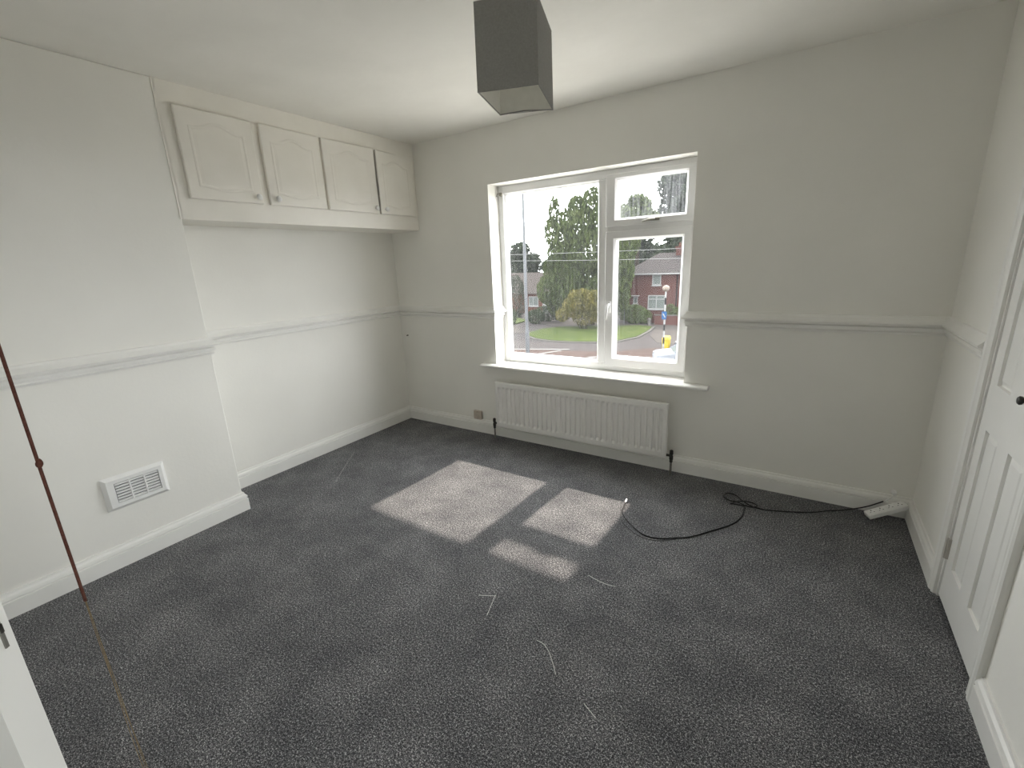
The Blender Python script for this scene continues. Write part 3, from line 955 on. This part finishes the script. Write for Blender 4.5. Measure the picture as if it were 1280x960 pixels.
def blob_cloud(c, r, n, sub, k):
    """sub clumps over an ellipsoid"""
    bl = []
    for _ in range(k):
        v = Vector((random.gauss(0, 1), random.gauss(0, 1), random.gauss(0, 1))).normalized()*random.uniform(.45, .85)
        bl.append(((c[0]+v.x*r[0], c[1]+v.y*r[1], c[2]+v.z*r[2]), (sub, sub, sub*.8), n))
    return bl

# birch
bx_, by_ = -14.6, 39.2
bl = []
for (dx, dz, rx, rz, n) in ((0, 6.6, 1.0, 1.3, 260), (-1.7, 6.2, .9, 1.2, 220), (1.1, 6.2, 1.1, 1.4, 260), (-4.1, 6.0, .55, 1.6, 150), (-4.4, 4.2, .8, 1.5, 150), (-3.2, 3.6, 1.1, 1.4, 260),
                            (-1.2, 4.4, 1.6, 1.6, 560), (1.4, 4.2, 1.8, 1.7, 560), (3.0, 3.0, 1.5, 1.8, 380), (-2.8, 1.6, 1.6, 1.6, 520), (0, 2.2, 2.2, 1.9, 900), (2.2, .6, 1.8, 1.9, 600), (3.4, .2, .9, 1.8, 280),
                            (-3.6, -.4, 1.4, 1.7, 420), (-4.7, .4, .9, 1.5, 240), (-4.7, -1.4, 1.1, 1.4, 320), (-4.3, -2.9, 1.2, 1.2, 320), (-4.4, 2.2, .9, 1.5, 170), (-3.0, 5.2, .7, 1.2, 90), (0, 3.6, 3.0, 3.4, 260), (-2.6, 3.0, 2.3, 3.0, 200), (2.4, 2.2, 2.0, 2.6, 160), (-1.2, -.2, 1.9, 1.8, 800), (1.6, -1.6, 2.0, 1.7, 600), (-2.6, -2.0, 1.7, 1.5, 500), (2.9, -2.0, 1.0, 1.5, 260), (0, -2.8, 2.2, 1.3, 500)):
    bl.append(((bx_+dx, by_+random.uniform(-.8, .8), dz), (rx, rx*.85, rz), n))
plant('birch_tree', (bx_, by_, G), bl, .19, 'birch', 'tall drooping birch tree standing behind the yellow bush', 'tree', None,
      [([(bx_, by_, G), (bx_-.1, by_, -1), (bx_+.1, by_, 3), (bx_, by_, 7)], .22, .04),
       ([(bx_-.05, by_, -2), (bx_-1.6, by_, 1.5), (bx_-3.6, by_, 5.5)], .12, .03),
       ([(bx_, by_, -1), (bx_+1.6, by_, 1.6), (bx_+2.6, by_, 3.6)], .11, .03)], droop=.9)
# yellow bush on the lawn
bx_, by_ = -13.9, 35.6
bl = [((bx_-.2, by_, -2.2), (1.1, 1.1, 1.1), 650), ((bx_+.9, by_, -2.3), (.9, 1, 1.1), 420), ((bx_-1.3, by_, -2.8), (.9, .9, 1.0), 380), ((bx_-2.2, by_, -3.5), (.7, .8, .7), 200),
      ((bx_+1.2, by_, -3.3), (.8, .8, .9), 260), ((bx_, by_, -3.6), (1.2, .9, .9), 380), ((bx_-.9, by_, -1.8), (.7, .7, .6), 160)]
plant('yellow_bush', (bx_, by_, G+.14), bl, .13, 'yellowleaf', 'yellow-green bush on the lawn in front of the birch', 'bush', None,
      [([(bx_+dx*.3, by_, G+.1), (bx_+dx*.7, by_, -4.0), (bx_+dx, by_, -3.0)], .05, .02) for dx in (-1.3, -.8, -.3, .2, .6)])
# low dark hedge bushes
plant('hedge_bush', (-20.6, 38.2, G), [((-20.6, 38.2, G+.75), (1.0, .9, .75), 700)], .11, 'hedge', 'dark clipped hedge bush just right of the lamp post', 'hedge', 'low hedge by the bungalow', [([(-20.6, 38.2, G), (-20.6, 38.2, G+.6)], .08, .05)])
plant('hedge_bush', (-20.2, 40.2, G), [((-20.4, 40.2, G+.85), (1.4, .9, .85), 800), ((-18.9, 40.6, G+.9), (1.0, .9, .9), 500)], .11, 'hedge', 'longer hedge bush running behind towards the birch', 'hedge', 'low hedge by the bungalow', [([(-20.2, 40.2, G), (-20.2, 40.2, G+.6)], .08, .05)])
plant('hedge_bush', (-22.9, 36.6, G), [((-22.9, 36.6, G+.9), (.9, .9, .95), 600)], .11, 'hedge', 'dark bush at the far left edge of the window', 'hedge', 'low hedge by the bungalow', [([(-22.9, 36.6, G), (-22.9, 36.6, G+.6)], .08, .05)])
plant('blue_conifer', (-25.3, 42.5, G), [((-25.7, 42.5, G+2.3), (1.3, 1, 2.7), 1000)], .14, 'darkleaf', 'bluish shrub standing before the bungalow at the left window edge', 'bush', None, [([(-25.4, 42.5, G), (-25.4, 42.5, G+1.6)], .1, .06)])
plant('green_shrub', (-10.9, 41.0, G), [((-10.9, 40.9, G+.95), (1.3, .9, .95), 900), ((-9.9, 41.0, G+.75), (.7, .7, .7), 300), ((-11.9, 41.0, G+1.0), (.7, .7, .8), 300)], .11, 'shrub', 'bright green shrub in the garden left of the brick house', 'bush', None, [([(-10.9, 41, G), (-10.9, 41, G+.7)], .06, .04)])
plant('green_shrub', (-7.6, 41.28, G), [((-7.6, 41.28, G+1.35), (.6, .2, .6), 240), ((-6.9, 41.28, G+1.2), (.5, .2, .5), 160)], .1, 'shrub', 'small green shrub behind the low garden wall', 'bush', None, [([(-7.6, 41.28, G), (-7.6, 41.28, G+1.2)], .05, .03)])
# trees further back
def back_tree(x, y, top, rx, k_, label, n=70, k=26, mat='darkleaf', leaf=.42):
    # k_ sets the tree further away along its sight line, with its size growing to match
    x = CAM.x+(x-CAM.x)*k_; y = CAM.y+(y-CAM.y)*k_; top = CAM.z+(top-CAM.z)*k_; rx *= k_; leaf *= k_
    zc_ = top-rx*1.25
    plant('background_tree', (x, y, G), blob_cloud((x, y, zc_), (rx, rx, rx*1.3), n, rx*.36, k) + [((x, y, zc_), (rx*.75, rx*.75, rx*.95), n*6)], leaf, mat, label, 'tree', 'trees behind the houses',
          [([(x, y, G), (x+.2, y, zc_), (x, y, top-rx)], .3, .06)])
back_tree(-35.2, 60, 4.6, 3.6, 1.0, 'dark tree behind the bungalow roof, at the left window edge')
back_tree(-40.5, 62, 4.0, 4.0, 1.2, 'dark tree further back, left of the one over the bungalow')
back_tree(-29.0, 62, 3.2, 3.4, 1.15, 'dark tree between bungalow and birch')
back_tree(-20.0, 62, 9.4, 4.0, 1.2, 'dark tree right behind the birch crown')
back_tree(-17.0, 60, 9.9, 2.7, 1.0, 'pale-topped tree showing at the left of the top light', mat='birch')
back_tree(-14.2, 58, 4.6, 4.6, 1.8, 'broad dark tree behind the left roof hip', n=90)
back_tree(-10.9, 60, 12.8, 4.3, 1.35, 'tallest dark tree filling the right of the top light', n=90)
back_tree(-8.0, 57, 11.0, 3.6, 1.18, 'tall dark tree beside the tallest one, nearest the window jamb', n=80)
back_tree(-10.0, 55, 4.6, 4.0, 1.0, 'dark tree behind the brick house ridge', n=100)
back_tree(-5.0, 56, 6.0, 4.2, 1.75, 'dark tree behind the brick house chimney', n=90)

# ---- brick house
hs = tag(empty('brick_house', (-6, 45.5, G)), 'two-storey red brick house with grey tiled hip roof', 'house')
HX0, HX1, HY0, HY1, HE = -12.3, 1.5, 42.0, 49.0, -.15
build('wall', MB().box(HX0, HY0, G, HX1, HY1, HE), 'brick', hs)
ov = .35
e4 = [(HX0-ov, HY0-ov, HE), (HX1+ov, HY0-ov, HE), (HX1+ov, HY1+ov, HE), (HX0-ov, HY1+ov, HE)]
r1, r2 = (-10.0, 45.5, 1.75), (-1.0, 45.5, 1.75)
rm = MB()
rm.poly([e4[0], e4[1], r2, r1]).poly([e4[1], e4[2], r2]).poly([e4[2], e4[3], r1, r2]).poly([e4[3], e4[0], r1]).poly(e4[::-1])
roof = build('roof', rm, 'rooftile', hs)
build('gutter', MB().box(HX0-ov-.05, HY0-ov-.08, HE-.08, HX1+ov, HY0-ov+.02, HE+.04), 'white_out', roof)
chm = MB().box(-8.2, 44.9, .6, -7.2, 45.8, 2.25).box(-8.27, 44.83, 2.13, -7.13, 45.87, 2.32)
ch = build('chimney', chm, 'brick', hs)
for x in (-7.95, -7.45):
    build('chimney_pot', MB().lathe((x, 45.35, 2.3), (0, 0, 1), [(.13, 0), (.11, .3), (.13, .32), (.13, .36)], 10), 'brick2', ch)
def hwin(x0, x1, z0, z1, bars, parent=hs, y=HY0):
    fr_ = MB()
    f_ = .09
    fr_.box(x0, y-.05, z0, x1, y+.02, z0+f_).box(x0, y-.05, z1-f_, x1, y+.02, z1).box(x0, y-.05, z0+f_, x0+f_, y+.02, z1-f_).box(x1-f_, y-.05, z0+f_, x1, y+.02, z1-f_)
    for (kind, v) in bars:
        if kind == 'h': fr_.box(x0+f_, y-.05, v-.04, x1-f_, y+.02, v+.04)
        else: fr_.box(v-.04, y-.05, z0+f_, v+.04, y+.02, z1-f_)
    w = build('window', fr_, 'white_out', parent)
    build('pane', MB().box(x0+f_, y-.02, z0+f_, x1-f_, y-.012, z1-f_), 'pane_out', w)
    build('sill', MB().box(x0-.08, y-.14, z0-.09, x1+.08, y, z0), 'white_out', w)
hwin(-9.60, -8.76, -1.25, -.24, [])
hwin(-9.96, -8.30, -3.55, -2.20, [('h', -2.58), ('v', -9.13)])
hwin(-11.42, -10.98, -3.05, -2.38, [])
hwin(-6.2, -5.0, -1.3, -.24, [('v', -5.6)])
build('drainpipe', MB().tube([(-7.25, 41.9, HE-.1), (-7.25, 41.9, G)], .05, 8), 'blackpaint', hs)
# porch hood over the small window
build('porch_hood', MB().box(-11.6, 41.6, -2.30, -10.8, 42.0, -2.22), 'white_out', hs)
# garden wall and gate post
gw = tag(empty('garden_wall', (-7, 40.8, G)), 'low red brick garden wall in front of the brick house', 'wall')
build('brickwork', MB().box(-8.9, 40.70, G, -2, 40.90, G+.90), 'brick', gw)
build('coping', MB().box(-8.95, 40.65, G+.90, -2, 40.95, G+.97), 'kerb', gw)
bp_ = tag(empty('bollard', (-9.25, 40.2, G)), 'small pale stone bollard beside the lawn corner', 'bollard')
build('shaft', MB().lathe((-9.25, 40.2, G), (0, 0, 1), [(.16, 0), (.15, .5), (.17, .52), (.17, .6), (.1, .68), (.02, .72)], 12), 'kerb', bp_)
bb = tag(empty('blue_board', (-11.9, 40.0, G)), 'small blue board standing above the green shrub', 'board')
build('board', MB().box(-12.25, 39.98, -2.85, -11.55, 40.04, -2.32), 'blue', bb, bevel=.02)
for x in (-12.15, -11.65):
    build('post', MB().tube([(x, 40.06, G), (x, 40.06, -2.4)], .035, 8), 'post', bb)

# ---- bungalow
bg_ = tag(empty('bungalow', (-27, 50, G)), 'orange brick bungalow with brown tiled roof behind the lamp post', 'house')
build('wall', MB().box(-33, 47, G, -23.2, 53, -2.45), 'brick2', bg_)
rm = MB()
e4 = [(-33.4, 46.6, -2.45), (-22.8, 46.6, -2.45), (-22.8, 53.4, -2.45), (-33.4, 53.4, -2.45)]
r1, r2 = (-33.4, 50, .05), (-22.8, 50, .05)
rm.poly([e4[0], e4[1], r2, r1]).poly([e4[2], e4[3], r1, r2]).poly([e4[1], e4[2], r2]).poly([e4[3], e4[0], r1]).poly(e4[::-1])
build('roof', rm, 'rooftile2', bg_)
hwin(-26.6, -25.2, -4.0, -2.8, [('v', -25.9)], bg_, 47)
build('door', MB().box(-24.6, 46.95, G, -23.7, 47.02, -2.75), 'white_out', bg_)

# ---- lamp post
lpz = tag(empty('lamp_post', (-13.2, 24.15, G)), 'tall grey street lamp post at the left of the window', 'lamp post')
build('base_column', MB().lathe((-13.2, 24.15, G), (0, 0, 1), [(.14, 0), (.14, 1.5), (.135, 1.55), (.115, 1.7), (.115, 1.8)], 12), 'post', lpz)
build('column', MB().lathe((-13.2, 24.15, G+1.75), (0, 0, 1), [(.115, 0), (.105, 5), (.08, 10.5)], 12), 'post', lpz)
arm = build('bracket_arm', MB().tube(smooth_path([(-13.2, 24.15, G+12.2), (-13.2, 24.0, G+12.6), (-13.1, 23.2, G+12.8)], 4), .035, 8), 'post', lpz)
build('lantern', MB().obox((-13.05, 22.9, G+12.8), (.12, 0, 0), (0, .38, .03), (0, 0, .06)), 'post', lpz, bevel=.03)
# ---- crossing beacon
bcx, bcy = -4.35, 26.6
bk = tag(empty('crossing_beacon', (bcx, bcy, G)), 'crossing beacon with pale globe and blue sign on a banded pole', 'beacon')
for i in range(10):
    z0 = G+i*.42
    build('pole_band', MB().lathe((bcx, bcy, z0), (0, 0, 1), [(.055, 0), (.055, .42)], 10), 'blackpaint' if i % 2 == 0 else 'white_out', bk)
build('globe', MB().lathe((bcx, bcy, G+4.18), (0, 0, 1), [(.06, 0), (.14, .04), (.20, .12), (.215, .2), (.19, .29), (.12, .36), (.02, .39)], 14), 'globe', bk, smooth=True)
sg_ = build('sign', MB().box(bcx-.17, bcy-.10, G+2.42, bcx+.14, bcy-.07, G+2.92), 'blue', bk, bevel=.02)
build('arrow', MB().obox((bcx-.015, bcy-.104, G+2.67), (.07, 0, -.12), (0, .003, 0), (.025, 0, .015)), 'white_out', sg_)
# ---- yellow grit bin
gb = tag(empty('grit_bin', (-4.35, 27.6, G)), 'yellow plastic bin standing beside the crossing beacon', 'bin')
build('body', MB().loft([[(-4.60, 27.35, G), (-4.22, 27.35, G), (-4.22, 27.75, G), (-4.60, 27.75, G)], [(-4.64, 27.3, G+.98), (-4.18, 27.3, G+.98), (-4.18, 27.8, G+.98), (-4.64, 27.8, G+.98)]]), 'yellow', gb, bevel=.03)
build('lid', MB().loft([[(-4.67, 27.27, G+.98), (-4.15, 27.27, G+.98), (-4.15, 27.83, G+.98), (-4.67, 27.83, G+.98)], [(-4.60, 27.35, G+1.14), (-4.22, 27.35, G+1.14), (-4.22, 27.75, G+1.2), (-4.60, 27.75, G+1.2)]]), 'yellow', gb, bevel=.03)

# ---- parked cars
def car(name, x, y, ang, paint, label):
    root = tag(empty(name, (x, y, G)), label, 'car', 'parked cars outside')
    ca, sa = math.cos(ang), math.sin(ang)
    def Pt(u, v, z): return (x+u*ca-v*sa, y+u*sa+v*ca, G+z)
    # side profile of the body: u along length, z up
    lower = [(-2.05, .32), (-2.1, .6), (-1.95, .86), (-1.0, .98), (1.7, 1.0), (2.0, .82), (2.05, .45), (1.95, .3)]
    mb = MB()
    mb.loft([[Pt(u, v*(1.0 if z > .4 else .97), z) for u, z in lower] for v in (-.86, -.80, .80, .86)])
    body_ = build('body', mb, paint, root, bevel=.06)
    cab_ = [(-1.05, .97, .78), (-.35, 1.42, .62), (.95, 1.45, .62), (1.6, .99, .76)]
    gm = MB()
    gm.loft([[Pt(u, sgn*w, z) for u, z, w in cab_] for sgn in (-1, 1)])
    build('cabin_glass', gm, 'pane_out', root, bevel=.02)
    rf = MB().loft([[Pt(u, sgn*.63, z) for u, z in ((-.42, 1.40), (-.3, 1.455), (.3, 1.48), (.95, 1.475), (1.02, 1.42))] for sgn in (-1, 1)])
    build('roof_panel', rf, paint, root, bevel=.02)
    for sgn in (-1, 1):
        for pa, pb, r_ in (((-1.06, .79, .98), (-.36, .63, 1.43), .035), ((1.62, .77, 1.0), (.97, .63, 1.45), .05), ((.3, .78, .98), (.28, .63, 1.45), .035)):
            build('pillar', MB().tube([Pt(pa[0], sgn*pa[1], pa[2]), Pt(pb[0], sgn*pb[1], pb[2])], r_, 6), paint, body_)
    for u in (-1.3, 1.3):
        for sgn in (-1, 1):
            c = Vector(Pt(u, sgn*.68, .31))
            axis = Vector((-sa, ca, 0))*sgn
            w_ = build('wheel', MB().lathe(c, axis, [(.22, 0), (.31, .02), (.315, .16), (.29, .2), (.2, .2)], 16), 'tyre', root)
            build('hubcap', MB().lathe(c+axis*.19, axis, [(.2, 0), (.18, .02), (.05, .03)], 12), 'silver', w_)
    for sgn in (-1, 1):
        build('headlamp', MB().obox(Pt(-2.02, sgn*.62, .74), Vector((ca, sa, 0))*.05, Vector((-sa, ca, 0))*.16, (0, 0, .07)), 'white_out', root, bevel=.02)
car('silver_car', -2.15, 24.2, math.radians(20), 'silver', 'silver parked car at the bottom right of the window')
car('slate_car', -1.75, 28.0, math.radians(20), 'bluecar', 'slate blue car behind the silver one, cut by the window jamb')

# ---- overhead wires strung between two poles
ow = tag(empty('overhead_line', (-11, 30, G)), 'pair of thin overhead wires crossing in front of the trees', 'wires')
for x, zt in ((-24.0, 2.6), (2.0, 2.3)):
    build('pole', MB().lathe((x, 30, G), (0, 0, 1), [(.14, 0), (.10, zt-G)], 10), 'bark', ow)
for z0, z1 in ((2.22, 1.88), (1.78, 1.16)):
    mb = MB().tube([(-24+i*2.6, 30, z0+(z1-z0)*i/10-.10*math.sin(math.pi*i/10)) for i in range(11)], .014, 5)
    build('wire', mb, 'white_out', ow)
